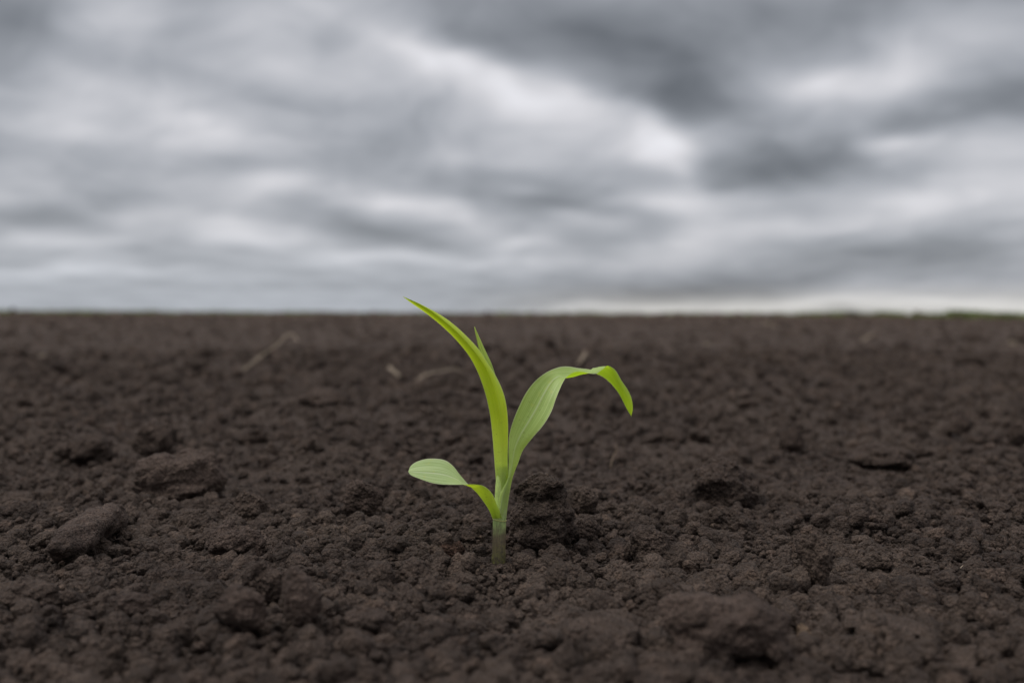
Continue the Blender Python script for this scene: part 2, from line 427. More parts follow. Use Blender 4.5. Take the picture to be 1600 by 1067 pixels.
ZENITH = 0.50
CLOUDS_VIGNETTE = [
    (1000, 60, 240, 50, 0, -14), (1500, 180, 120, 30, 0, -10), (1060, 130, 60, 40, -30, -10),
    (250, 170, 240, 90, 0, 8), (560, 130, 200, 60, -15, 10), (900, 210, 130, 50, -10, 10), (1300, 478, 300, 16, 1, 5), (330, 330, 200, 25, 0, 8),
    (640, 75, 30, 18, -40, 20), (720, 105, 30, 16, -30, 16), (785, 135, 20, 18, 0, 18), (880, 138, 26, 14, 0, 18), (995, 195, 26, 24, -40, 20), (1045, 255, 12, 34, 25, 16), (820, 105, 60, 16, -20, -14), (940, 130, 40, 12, -20, -12), (1085, 255, 16, 40, 20, -12),
    # px, py, sx, sy, rotation, brightness
    (960, 55, 170, 70, 0, -34), (1040, 110, 110, 55, -20, -26), (730, 35, 90, 50, -20, -26), (1250, 30, 170, 50, 8, -22),
    (1090, 165, 110, 24, -3, -22), (1570, 165, 110, 32, -4, -44), (1420, 180, 70, 16, 0, -18), (1600, -5, 60, 30, 0, -30),
    (1225, 262, 120, 30, 0, -46), (1150, 290, 60, 16, 0, -26), (1330, 250, 90, 26, 6, -26), (1170, 235, 60, 20, 0, -12),
    (880, 300, 80, 24, -4, -32), (800, 325, 80, 16, -5, -34), (960, 335, 90, 9, -8, -22), (930, 372, 90, 10, -4, -20),
    (530, 350, 70, 18, -12, -32), (600, 372, 70, 10, -10, -26), (440, 325, 60, 12, -6, -14),
    (160, 298, 90, 14, -10, -20), (35, 342, 60, 9, 0, -32), (260, 398, 80, 9, -4, -20), (100, 395, 80, 7, 0, -10),
    (310, 62, 100, 26, 0, -20), (450, 150, 110, 16, -12, -22), (540, 60, 40, 30, 0, -14), (150, 95, 70, 20, -25, -12),
    (330, 268, 130, 14, 0, -18), (620, 215, 130, 28, -10, -14), (640, 270, 120, 20, -5, -14), (20, 20, 40, 50, 20, -50), (20, 110, 50, 60, 0, -18),  # the upper left corner blob is lens vignetting painted into the sky, no cloud
    (0, 230, 40, 30, 0, -12),
    (570, 100, 80, 30, 0, 24), (690, 110, 55, 24, -35, 30), (780, 148, 46, 26, -20, 36), (590, 35, 40, 35, 0, 18), (430, 35, 60, 25, 0, 14),
    (870, 150, 60, 36, 0, 34), (960, 185, 70, 30, -25, 24), (1035, 250, 30, 55, 25, 28), (1070, 318, 66, 18, -8, 40), (920, 230, 90, 22, 0, 14),
    (1260, 132, 60, 26, 10, 24), (1375, 118, 60, 20, 10, 30), (1470, 75, 100, 26, 14, 20), (1410, 212, 46, 12, 0, 40), (1530, 240, 80, 24, 0, 34),
    (1520, 300, 150, 26, 6, 34), (1320, 335, 130, 20, 8, 22), (1180, 370, 150, 14, 5, 20), (1230, 170, 40, 14, 0, 8),
    (330, 195, 90, 24, -5, 26), (285, 232, 60, 16, 0, 20), (120, 205, 60, 14, -10, 16), (110, 130, 60, 26, -20, 18), (170, 20, 60, 30, 0, 18),
    (400, 296, 42, 14, 5, 38), (350, 352, 70, 10, -6, 30), (420, 372, 50, 8, -8, 24), (180, 340, 46, 10, 0, 26), (610, 322, 80, 16, -8, 32), (720, 348, 60, 10, -14, 24),
    (60, 373, 90, 9, -3, 34), (130, 425, 160, 8, -2, 18), (590, 402, 80, 8, 0, 28), (920, 345, 46, 9, 0, 30), (810, 378, 40, 8, 5, 34), (830, 300, 30, 8, 0, 18),
    (900, 410, 120, 8, 2, 12), (720, 405, 90, 8, 0, 14),
    (1380, 395, 280, 17, 6, -36), (1230, 440, 220, 13, 5, -32), (1020, 450, 160, 12, 3, -16), (440, 443, 320, 8, 0, -10), (250, 470, 300, 8, 0, 2),
    (1290, 478, 330, 9, 1.5, 30), (1560, 462, 130, 12, 3, 16), (900, 483, 150, 5, 0, 16),
]
build_world()
sun_d = bpy.data.lights.new('sun', 'SUN'); sun_d.energy = 1.5; sun_d.angle = R_(22); sun_d.color = (1.0, 0.965, 0.91)
sun = bpy.data.objects.new('sun', sun_d); C.objects.link(sun)
sd = Vector((math.sin(R_(SUN_AZ)) * math.cos(R_(SUN_EL)), math.cos(R_(SUN_AZ)) * math.cos(R_(SUN_EL)), math.sin(R_(SUN_EL))))
sun.rotation_euler = sd.to_track_quat('Z', 'Y').to_euler(); sun.location = sd * 50
vs = S.view_settings
vs.view_transform = 'Standard'; vs.look = 'None'; vs.exposure = 0.15; vs.gamma = 1.0; vs.use_curve_mapping = False

# ------------------------------------------------------------------ the ground
FX, FY = CAM.x, CAM.y


def base_h(x, y):
    """the lie of the field without its crumbs"""
    p = np.stack([x, y], 1)
    r = np.hypot(x - FX, y - FY)
    h = 0.0042 * fbm2(p * 11, 3, 5) + 0.0075 * fbm2(p * 2.6 + 3.1, 3, 9) * np.clip(r / 0.6, 0, 1) * np.clip((5 - r) / 3, 0.3, 1) + 0.012 * fbm2(p * 0.7 + 1.7, 2, 12) * np.clip((r - 0.4) / 1.2, 0, 1) * np.clip((6 - r) / 4, 0.2, 1) - 0.004 * np.clip((r - 2) / 6, 0, 1)
    near = np.exp(-(x ** 2 + (y + 0.01) ** 2) / (2 * 0.028 ** 2))
    h0 = -0.0005
    return h * (1 - near) + h0 * near


def full_h(x, y):
    p = np.stack([x, y], 1)
    r = np.hypot(x - FX, y - FY)
    h = base_h(x, y)
    rough = 0.6 + 0.4 * fbm2(p * 24, 2, 31)
    wp = p + 0.0012 * np.stack([fbm2(p * 300, 2, 41), fbm2(p * 300, 2, 47)], 1)
    for cell, seed, amp, rmax, lo, hi, pw in ((0.0022, 60, 0.6, 1.0, .35, .8, 2), (0.005, 64, 0.55, 2.5, .2, .8, 2), (0.013, 68, 0.5, 7.0, 0, .8, 3), (0.04, 72, 0.42, 30.0, 0, .75, 3), (0.12, 76, 0.25, 60.0, 0, .75, 3)):
        k = np.clip((rmax - r) / (0.4 * rmax), 0, 1)
        if cell > 0.02: k = k * np.clip((r - 0.45) / 0.8, 0, 1)
        s = k > 0
        if not s.any(): continue
        g = np.zeros(len(r), np.float32)
        q = wp[s] / cell + fbm2(wp[s] / cell * 1.3, 2, seed + 90)[:, None] * 0.4
        g[s] = grains2(q, seed, lo, hi, pw)
        h = h + g * cell * amp * k * rough
    far = np.clip((r - 0.4) / 0.5, 0, 1)
    h = h + far * 0.0050 * fbm2(p * np.array([34, 52]), 4, 57, 0.6) + np.clip((r - 0.8) / 1.5, 0, 1) * 0.009 * fbm2(p * np.array([9, 14]), 4, 58, 0.6)
    h = h + np.clip((r - 3) / 4, 0, 1) * np.clip((70 - r) / 30, 0, 1) * 0.015 * fbm2(p * np.array([1.6, 2.4]), 5, 59, 0.62)
    h = h + 0.0009 * fbm2(p * 420, 3, 51) * np.clip((1.4 - r) / 0.8, 0, 1)
    near = np.exp(-(x ** 2 + (y + 0.004) ** 2) / (2 * 0.010 ** 2))
    return h - near * 0.0012


def build_ground():
    th = np.concatenate([np.arange(-180, -44, 4), np.arange(-44, 44, 0.095), np.arange(44, 180, 4)])
    th = np.radians(th)
    r1 = np.geomspace(0.0015, 0.16, 30)[:-1]
    r2 = np.arange(0.16, 0.60, 0.00075)
    r3 = np.geomspace(0.60, 9.0, 720)[1:]
    r4 = np.concatenate([np.geomspace(9.0, 60.0, 190)[1:], np.geomspace(60.0, 1500.0, 40)[1:]])
    r = np.concatenate([r1, r2, r3, r4])
    nt, nr = len(th), len(r)
    rr, tt = np.meshgrid(r, th, indexing='ij')
    x = (FX + rr * np.sin(tt)).ravel(); y = (FY + rr * np.cos(tt)).ravel()
    z = np.empty(len(x), np.float32)
    for a in range(0, len(x), 300000):
        z[a:a + 300000] = full_h(x[a:a + 300000], y[a:a + 300000])
    v = np.stack([x, y, z], 1)
    i = np.arange(nr - 1)[:, None]; j = np.arange(nt)[None, :]; j2 = (j + 1) % nt
    f = np.stack([i * nt + j, (i + 1) * nt + j, (i + 1) * nt + j2, i * nt + j2], -1).reshape(-1, 4)[:, ::-1]
    # the middle is closed by a fan of tiny triangles folded into quads
    me = mesh_from('ground', v, f)
    o = link('ground', me, M_GROUND)
    tag(o, kind='structure')
    return o


build_ground()
print('ground', round(time.time() - T0, 1))


def hz(x, y):
    return float(base_h(np.array([x]), np.array([y]))[0])


def top_h(x, y, rad):
    """mean height of the crumbly surface round x, y"""
    a = np.linspace(0, 2 * np.pi, 24, endpoint=False); k = np.sqrt(np.linspace(0.1, 1, 24)) * rad
    return float(full_h(x + k * np.cos(a * 5), y + k * np.sin(a * 5)).mean())


# ------------------------------------------------------------------ clods
def chunk(v, seed, planes=9, rough=0.16, flat=0.8, k=7.0):
    """unit ico directions -> a subangular lump"""
    g = np.random.default_rng(seed)
    n = g.normal(size=(planes, 3)); n /= np.linalg.norm(n, axis=1)[:, None]
    d = g.uniform(0.72, 1.0, planes)
    dots = v @ n.T
    with np.errstate(divide='ignore'):
        rad = np.where(dots > 0.05, d / np.maximum(dots, 0.05), 9.0)
    rad = np.concatenate([rad, np.full((len(v), 1), 1.12)], 1)
    r = -np.log(np.exp(-k * rad).sum(1)) / k + 0.06
    p = v * r[:, None]
    r2 = 1 + rough * fbm(p * 1.7 + seed * 3.7, 3, seed) + rough * 0.55 * fbm(p * 5 + seed, 2, seed + 5)
    p = p * r2[:, None]
    sc = np.array([g.uniform(0.85, 1.25), g.uniform(0.8, 1.1), flat * g.uniform(0.8, 1.1)])
    return (p * sc).astype(np.float32)


def lump_mesh(name, blobs, voxel, seed, rough=0.10, grain=0.16, grain_cell=0.0032, gsize=None):
    """a clod: overlapping lumps (x, y, z, rx, ry, rz in metres) fused into one skin and roughened"""
    v0, f0 = ico(4)
    vs_, fs_ = [], []
    for k, (x, y, z, rx, ry, rz) in enumerate(blobs):
        p = chunk(v0, seed * 13 + k, 9, 0.16, 1.0, 6.0 if len(blobs) == 2 else 13.0) * np.array([rx, ry, rz]) + np.array([x, y, z])
        fs_.append(f0 + len(v0) * k); vs_.append(p)
    me = mesh_from('lumps', np.concatenate(vs_), np.concatenate(fs_))
    ob = bpy.data.objects.new('lumps', me); C.objects.link(ob)
    md = ob.modifiers.new('fuse', 'REMESH'); md.mode = 'VOXEL'; md.voxel_size = voxel
    sm = ob.modifiers.new('soften', 'SMOOTH'); sm.iterations = 1; sm.factor = 0.5
    dg = bpy.context.evaluated_depsgraph_get(); dg.update()
    me2 = bpy.data.meshes.new_from_object(ob.evaluated_get(dg))
    bpy.data.objects.remove(ob); bpy.data.meshes.remove(me)
    nv = len(me2.vertices)
    co = np.empty(nv * 3, np.float32); me2.vertices.foreach_get('co', co); co = co.reshape(-1, 3)
    no = np.empty(nv * 3, np.float32); me2.vertices.foreach_get('normal', no); no = no.reshape(-1, 3)
    size = max(np.ptp(co, axis=0))
    d = rough * size * 0.5 * (0.6 * fbm(co / size * 5 + seed, 4, seed, 0.55))
    q = co / grain_cell + 0.4 * fbm(co / grain_cell * 0.8, 2, seed + 3)[:, None]
    d = d + grain_cell * grain * 2.0 * (grains3(q, seed + 20) - 0.35)
    d = d + grain_cell * grain * 1.0 * (grains3(co / grain_cell * 2.3, seed + 40) - 0.35)
    co = co + no * d[:, None]
    me2.vertices.foreach_set('co', co.ravel().astype(np.float32))
    me2.polygons.foreach_set('use_smooth', np.ones(len(me2.polygons), bool))
    me2.name = name; me2.update()
    return me2


OCC = [(0.0, 0.0, 0.0045)]          # x, y, radius already taken
g2 = np.random.default_rng(5)


def hero(label, px, py, w, h, blobs, mat=M_CLOD, depth=1.0, rot=0.0, seed=1, grain=0.16, rough=0.10, cell=None, sink=0.12, group=None, name='soil_clod', cat='soil clod'):
    """a clod that the photograph shows at px (middle), py (where it meets the soil in front), w x h pixels.
    blobs: lumps in units of half its width / height"""
    c = on_ground(px, py)
    for _ in range(3):
        z = top_h(c.x, c.y, 0.004 + 0.01 * c.y if c.y > 0 else 0.004); d = ray(px, py); c = CAM + d * ((z - CAM.z) / d.z)
    dist = (c.y - CAM.y)
    sx = w / FPX * dist / 2; el = H_CAM / dist
    sz = max(0.25 * sx, (h / FPX * dist - el * sx * depth * 0.9)) / 2 * 1.28
    sy = sx * depth
    bl = [(x * sx, y * sy, z * sz + sz * (1 - sink), rx * sx, ry * sy, rz * sz) for x, y, z, rx, ry, rz in blobs]
    size = max(sx, sz)
    cell = cell or max(0.0022, 0.22 * size)
    me = lump_mesh('soil_clod', bl, size / 26, seed, rough, grain, cell)
    o = link(name, me, mat)
    o.location = (c.x, c.y + sy * 0.8, z + 0.0016); o.rotation_euler = (0, 0, R_(rot))
    tag(o, label, cat, group)
    OCC.append((c.x, c.y + sy * 0.8, sx * 0.85))
    return o


ROUND = [(0, 0, 0, .86, .9, .9), (.35, -.2, -.2, .5, .6, .7), (-.4, .1, -.25, .5, .6, .65)]
FLAT = [(0, 0, -.1, .9, .9, .8), (.45, -.1, -.2, .5, .6, .7), (-.4, .1, .0, .55, .6, .75)]
LONG = [(-.5, 0, 0, .5, .8, .85), (0, 0, .05, .55, .85, .9), (.5, 0, -.05, .5, .8, .8)]
SLAB = [(-.2, 0, .05, .7, .85, .85), (.25, .05, .05, .68, .8, .85), (0, -.1, -.4, .9, .9, .5)]
EGG = [(0, 0, 0, .95, .95, .95), (.15, -.1, -.1, .75, .8, .8)]
RAG = [(-.5, 0, -.3, .45, .7, .6), (-.1, .1, .05, .55, .8, .8), (.4, 0, -.1, .5, .7, .7), (.75, -.1, -.5, .3, .5, .45), (.1, -.4, -.4, .5, .5, .5)]

# the big clod that leans on the stem: an overhanging cap, a body, and a boulder at its foot
hero('largest crumbly clod, with a dark hollow under its cap, leaning against the seedling stem', 846, 870, 92, 108,
     [(-.15, .4, .60, .62, .6, .30), (.35, .3, .68, .5, .55, .22), (.72, .25, .42, .28, .45, .22), (-.55, .4, .35, .38, .5, .3),
      (-.1, .05, .02, .75, .66, .34), (.62, .0, .0, .42, .5, .32), (.35, -.3, -.38, .5, .6, .5), (.85, .05, -.5, .32, .4, .35), (-.6, .1, -.15, .38, .55, .4), (-.38, -.3, -.65, .4, .5, .32), (.2, -.3, -.7, .5, .55, .35)],
     seed=3, depth=0.9, grain=0.2, rough=0.16, cell=0.0030, sink=0.10)
hero('shaggy rounded clod standing alone right of the drooping leaf tip', 1134, 812, 112, 82, ROUND + [(.1, .1, .45, .6, .6, .45)], seed=4, grain=0.24, rough=0.16, cell=0.0028)
hero('small angular clod on the crumbs midway between stem and shaggy rounded clod', 1018, 886, 66, 54, ROUND, seed=5, rough=0.14)
hero('great smooth blurred clod with a dark cavity beneath its front edge', 1152, 1068, 190, 122,
     [(-.35, .25, .25, .62, .7, .70), (.15, .1, .12, .72, .75, .72), (.55, .1, -.15, .42, .6, .65), (-.55, -.3, -.5, .42, .45, .5), (.72, -.1, -.45, .3, .5, .5)],
     M_CLOD_DRY, seed=6, depth=0.8, grain=0.07, rough=0.12, cell=0.004)
hero('broad blocky slab of dry soil with a flat pitted top', 268, 790, 124, 70, SLAB, M_CLOD_DRY, seed=7, depth=0.75, grain=0.10, rough=0.10)
hero('long log-shaped clod lying slantwise at the left', 128, 866, 262, 58, LONG, M_CLOD_DRY, seed=8, depth=0.24, rot=94, grain=0.12, rough=0.07)
hero('knobbly upright clod just behind the flat-topped slab', 234, 722, 60, 54, ROUND, seed=9, rough=0.15)
hero('wide flat clod left of the knobbly upright one', 122, 728, 82, 44, RAG, seed=10, rough=0.15)
hero('pitted grey clod below the rounded first leaf', 563, 818, 58, 54, ROUND, M_CLOD_DRY, seed=11, rough=0.14)
hero('crumbly clod halfway between flat-topped slab and seedling', 384, 828, 56, 50, ROUND, seed=12, rough=0.15)
hero('smooth egg-shaped clod with a deeply shaded underside in the left foreground', 462, 1004, 68, 88, EGG, M_CLOD_DRY, sink=-0.12, seed=13, grain=0.06, rough=0.07)
hero('thin sloping clod tucked behind the egg-shaped one', 408, 948, 70, 56, LONG, seed=14, rot=-30, depth=0.6)
hero('rounded dry clod left of the egg-shaped one', 370, 1014, 70, 78, EGG, M_CLOD_DRY, sink=-0.12, seed=15, grain=0.07, rough=0.08)
hero('low broad mound of cemented crumbs between log-shaped clod and stem', 360, 892, 92, 64, FLAT, M_CLOD_DRY, seed=16, rough=0.14)
hero('flat ragged clod with a lifted dark edge in the right middle distance', 1386, 738, 104, 40, RAG, seed=17, rough=0.16)
hero('small dark pointed clod standing up behind the shaggy rounded clod', 1243, 714, 36, 34, EGG, seed=18, rough=0.16)
hero('ridged narrow clod running towards the camera, right of the small angular clod', 1276, 932, 58, 90, LONG, seed=19, rot=-62, depth=0.6, rough=0.12)
hero('flattened reddish crumb just left of the stem foot', 706, 881, 38, 28, FLAT, soil_mat('reddish_crumb', (1.35, 1.1, 1.0)), seed=20)
hero('crumbly clod in front of the seedling, left of its stem foot', 644, 932, 66, 44, ROUND, seed=21, rough=0.14)
hero('wide flat blurred clod near the right foreground corner', 1400, 1012, 120, 44, FLAT, seed=22, grain=0.14)
hero('tiny pale ochre pebble beside the great smooth blurred clod', 1258, 1016, 26, 25, EGG, M_CLOD_PALE, seed=23, grain=0.05, name='pebble', cat='pebble')
hero('dark clod cut by the right border of the view', 1596, 700, 32, 34, EGG, seed=24, rough=0.15)
hero('dark round clod on the blurred field, left of the clod at the right border', 1505, 686, 34, 27, EGG, seed=25, rough=0.14)
hero('rough clod right behind the largest clod, with crumbs around it', 912, 812, 46, 40, ROUND, seed=26, rough=0.16)
hero('dark lump touching the right foot of the largest clod', 915, 862, 42, 46, ROUND, seed=27, rough=0.16)
hero('low clod with a shadowed lip behind the seedling, left of its tall leaf', 500, 640, 90, 30, RAG, seed=28)
hero('wide blurred lump in the middle foreground, below the seedling', 940, 1040, 130, 70, FLAT, seed=29, grain=0.1, rough=0.14)
hero('flat lump in the left foreground, below the crumbly clod', 575, 1010, 80, 50, FLAT, seed=30, grain=0.1, rough=0.14)
hero('dark blurred lump at the lower left edge', 30, 965, 90, 52, RAG, seed=31, grain=0.08)
hero('low rounded lump lying in front of the log-shaped clod', 195, 985, 70, 50, EGG, M_CLOD_DRY, seed=32, grain=0.07)
print('hero clods', round(time.time() - T0, 1))

# clods of middling size: a handful of shapes, each copied
PROTO = []
for k in range(9):
    bl = [(0, 0, 0, .78, .78, .68), (.4 * math.cos(k), .4 * math.sin(k), -.1, .55, .5, .5), (.45 * math.cos(k + 2.2), .4 * math.sin(k + 2.2), .1, .5, .55, .45)]
    if k % 3 == 0: bl.append((.1, -.3, .35, .45, .45, .4))
    PROTO.append(lump_mesh('soil_clod', bl, 0.055, 50 + k, 0.16, 0.2, 0.30))
ZONES = [
    # r from, r to, number, radius (share of distance), label, group
    (0.235, 0.285, 46, (0.0085, 0.019), 'plain rounded clod among the blurred crumbs of the near foreground', 'plain clods in the near foreground'),
    (0.285, 0.48, 74, (0.007, 0.016), 'plain small clod among the sharp crumbs on both sides of the seedling', 'plain clods around the seedling'),
    (0.48, 1.0, 76, (0.006, 0.015), 'plain clod on the softly blurred soil a little behind the seedling', 'plain clods behind the seedling'),
    (1.0, 4.0, 84, (0.004, 0.011), 'plain blurred clod far out on the bare field', 'plain clods far out on the field'),
]
for r0, r1, num, (s0, s1), lab, grp in ZONES:
    made = 0
    while made < num:
        r = math.exp(g2.uniform(math.log(r0), math.log(r1))); a = R_(g2.uniform(-29, 29))
        x, y = FX + r * math.sin(a), FY + r * math.cos(a)
        s = r * (s0 + (s1 - s0) * g2.random() ** 2.2)
        if any((x - ox) ** 2 + (y - oy) ** 2 < (orr + s * 0.7) ** 2 for ox, oy, orr in OCC): continue
        if abs(x - 0.004) < 0.012 and -0.10 < y < 0.012: continue
        OCC.append((x, y, s * 0.8))
        me = PROTO[int(g2.integers(len(PROTO)))]
        if not me.materials: me.materials.append(M_CLOD)
        o = bpy.data.objects.new('soil_clod', me); C.objects.link(o)
        o.location = (x, y, top_h(x, y, s) + s * g2.uniform(0.05, 0.45))
        o.rotation_euler = (g2.uniform(-.5, .5), g2.uniform(-.5, .5), g2.uniform(0, 6.28))
        q = s * np.array([g2.uniform(.9, 1.25), g2.uniform(.8, 1.1), g2.uniform(.65, .95)]); o.scale = q.tolist()
        tag(o, lab, 'soil clod', grp)
        made += 1
print('clods', round(time.time() - T0, 1))


# ------------------------------------------------------------------ crumbs: beyond counting
LOD = []
for sub, cnt in ((1, 24), (2, 40), (3, 40)):
    v0, f0 = ico(sub)
    LOD.append((f0, np.stack([chunk(v0, 200 + sub * 60 + k, 7, 0.30, 0.85) for k in range(cnt)]), len(v0)))


def scatter(n, r0, r1, half, seed, near, smin, smax, alpha, lift):
    """crumbs whose sizes follow a power law; near: even over the area, else over every band of distance"""
    g = np.random.default_rng(seed)
    r = np.sqrt(g.uniform(r0 ** 2, r1 ** 2, n)) if near else np.exp(g.uniform(math.log(r0), math.log(r1), n))
    a = np.radians(g.uniform(-half, half, n))
    x, y = FX + r * np.sin(a), FY + r * np.cos(a)
    p = np.stack([x, y], 1)
    patch = np.clip(fbm2(p * 26, 3, 77) * 1.7, -1, 1)
    s = g.random(n) ** (-1 / alpha) * (1 + 0.55 * patch)
    s = s * smin if near else s * smin * r
    s = np.minimum(s, smax if near else smax * r)
    s = s * np.where(s > 0.8 * (smax if near else smax * r), g.uniform(0.5, 1, n), 1)
    front = (np.abs(x) < 0.008) & (y < 0.002) & (y > -0.06)
    s = np.where(front, np.minimum(s, 0.0012), s)
    keep = np.hypot(x, y) > 0.0026 + 0.7 * s
    x, y, s, r = x[keep], y[keep], s[keep], r[keep]
    n = len(x)
    z = full_h(x, y) + s * g.uniform(lift[0], lift[1], n)
    q = g.normal(size=(n, 4)); q /= np.linalg.norm(q, axis=1)[:, None]
    w, i, j, k = q.T
    M = np.stack([1 - 2 * (j * j + k * k), 2 * (i * j - k * w), 2 * (i * k + j * w), 2 * (i * j + k * w), 1 - 2 * (i * i + k * k), 2 * (j * k - i * w),
                  2 * (i * k - j * w), 2 * (j * k + i * w), 1 - 2 * (i * i + j * j)], 1).reshape(n, 3, 3).astype(np.float32)
    M = M * s[:, None, None].astype(np.float32)
    Pos = np.stack([x, y, z], 1).astype(np.float32)
    ang = s / r
    for lo, hi, (f0, protos, nv) in ((0, 0.0011, LOD[0]), (0.0011, 0.0042, LOD[1]), (0.0042, 9, LOD[2])):
        sel = (ang >= lo) & (ang < hi); c = int(sel.sum())
        if not c: continue
        pid = g.integers(0, len(protos), c)
        V = np.einsum('nij,nvj->nvi', M[sel], protos[pid], optimize=True) + Pos[sel][:, None, :]
        F = f0[None] + (np.arange(c, dtype=np.int32) * nv)[:, None, None]
        yield V.reshape(-1, 3), F.reshape(-1, 3)


vv, ff, off = [], [], 0
for args in (
    (64000, 0.19, 0.47, 33, 1, True, 0.00042, 0.0044, 1.6, (0.0, 0.9)),
    (22000, 0.19, 0.47, 33, 2, True, 0.00040, 0.0020, 1.6, (0.3, 2.4)),
    (50000, 0.46, 2.2, 33, 3, False, 0.0010, 0.0068, 1.8, (-0.1, 0.6)),
    (20000, 2.0, 40.0, 33, 4, False, 0.0010, 0.0042, 1.8, (-0.4, 0.3)),
):
    for v_, f_ in scatter(*args):
        vv.append(v_); ff.append(f_ + off); off += len(v_)
gq = np.random.default_rng(9)
f0, protos, nv = LOD[1]
for k in range(420):
    rad = 0.0022 + 0.006 * gq.random() ** 1.3; an = gq.uniform(0, 6.283); sz = gq.uniform(0.00035, 0.0010) * (1.5 if rad > 0.0034 else 1)
    px_, py_ = rad * math.cos(an), rad * math.sin(an)
    M3 = np.array(Euler(gq.uniform(0, 6.28, 3).tolist()).to_matrix()) * sz
    zz = hz(px_, py_) + 0.0009 * max(0, 1 - rad / 0.007) * gq.random() + sz * 0.25
    vv.append((protos[int(gq.integers(len(protos)))] @ M3.T + np.array([px_, py_, zz])).astype(np.float32)); ff.append(f0 + off); off += nv
me = mesh_from('soil_crumbs', np.concatenate(vv), np.concatenate(ff))
tag(link('soil_crumbs', me, M_CRUMB), 'fine dark soil crumbs covering the whole field', 'soil crumbs', kind='stuff')
del vv, ff
print('crumbs', round(time.time() - T0, 1), off)


# ------------------------------------------------------------------ the seedling
def catmull(P, n):
    P = np.asarray(P, float); m = len(P)
    L = np.concatenate([[0], np.cumsum(np.maximum(1e-6, np.linalg.norm(np.diff(P[:, :3], axis=0), axis=1)))]); L /= L[-1]
    t = np.linspace(0, 1, n); out = np.empty((n, P.shape[1]))
    T = np.empty_like(P)
    for k in range(m):
        a, b_ = max(0, k - 1), min(m - 1, k + 1)
        T[k] = (P[b_] - P[a]) / (L[b_] - L[a])
    for q, tt in enumerate(t):
        k = min(m - 2, int(np.searchsorted(L, tt, 'right') - 1)); h = L[k + 1] - L[k]; u = (tt - L[k]) / h
        h00, h10, h01, h11 = 2 * u ** 3 - 3 * u ** 2 + 1, u ** 3 - 2 * u ** 2 + u, -2 * u ** 3 + 3 * u ** 2, u ** 3 - u ** 2
        out[q] = h00 * P[k] + h10 * h * T[k] + h01 * P[k + 1] + h11 * h * T[k + 1]
    return out


def blade(name, st, mat, parent, flip=False, n=90, m=23, rib=0.00018, wave=0.0, seed=0):
    """st: rows of left edge, middle and right edge as (px, py, depth mm) x 3"""
    P = []
    for row in st:
        pts = []
        for (px, py, dz) in row: pts += list(at(px, py, dz / 1000.0))
        # interpolate along the midline's length
        P.append(pts[3:6] + pts[0:3] + pts[6:9])
    Q = catmull(P, n)
    Mid, Lf, Rt = Q[:, 0:3], Q[:, 3:6], Q[:, 6:9]
    s = np.linspace(0, 1, m)
    s = 0.5 - 0.5 * np.cos(np.pi * s) * (0.55 + 0.45 * np.abs(np.cos(np.pi * s)))
    s = (s - s[0]) / (s[-1] - s[0])
    l0, l1, l2 = 2 * (s - .5) * (s - 1), -4 * s * (s - 1), 2 * s * (s - .5)
    V = Lf[:, None] * l0[None, :, None] + Mid[:, None] * l1[None, :, None] + Rt[:, None] * l2[None, :, None]
    ta = np.gradient(V, axis=0); tb = np.gradient(V, axis=1)
    N = np.cross(ta, tb); N /= np.linalg.norm(N, axis=2)[:, :, None] + 1e-12
    t = np.linspace(0, 1, n)[:, None]
    d = -rib * np.exp(-((s[None] - .5) / .035) ** 2) * np.clip((1 - t) * 6, 0, 1)
    if wave:
        e = np.abs(s[None] - .5) * 2
        d = d + wave * e ** 3 * np.sin(t * 17 + seed + 2.1 * (s[None] > .5))
        d = d + 0.25 * wave * vnoise(np.stack([np.repeat(t * 9, m, 1).ravel(), np.repeat(s[None] * 2.5, n, 0).ravel(), np.full(n * m, seed * 1.7)], 1), seed).reshape(n, m)
    V = V + N * d[:, :, None]
    V = V.reshape(-1, 3)
    i = np.arange(n - 1)[:, None]; j = np.arange(m - 1)[None]
    F = np.stack([i * m + j, i * m + j + 1, (i + 1) * m + j + 1, (i + 1) * m + j], -1).reshape(-1, 4)
    if flip: F = F[:, ::-1]
    me = mesh_from(name, V, F)
    uv = me.uv_layers.new(name='UVMap')
    li = F.ravel(); U = np.stack([s[li % m], (li // m) / (n - 1)], 1).astype(np.float32)
    uv.data.foreach_set('uv', U.ravel())
    return link(name, me, mat, parent)


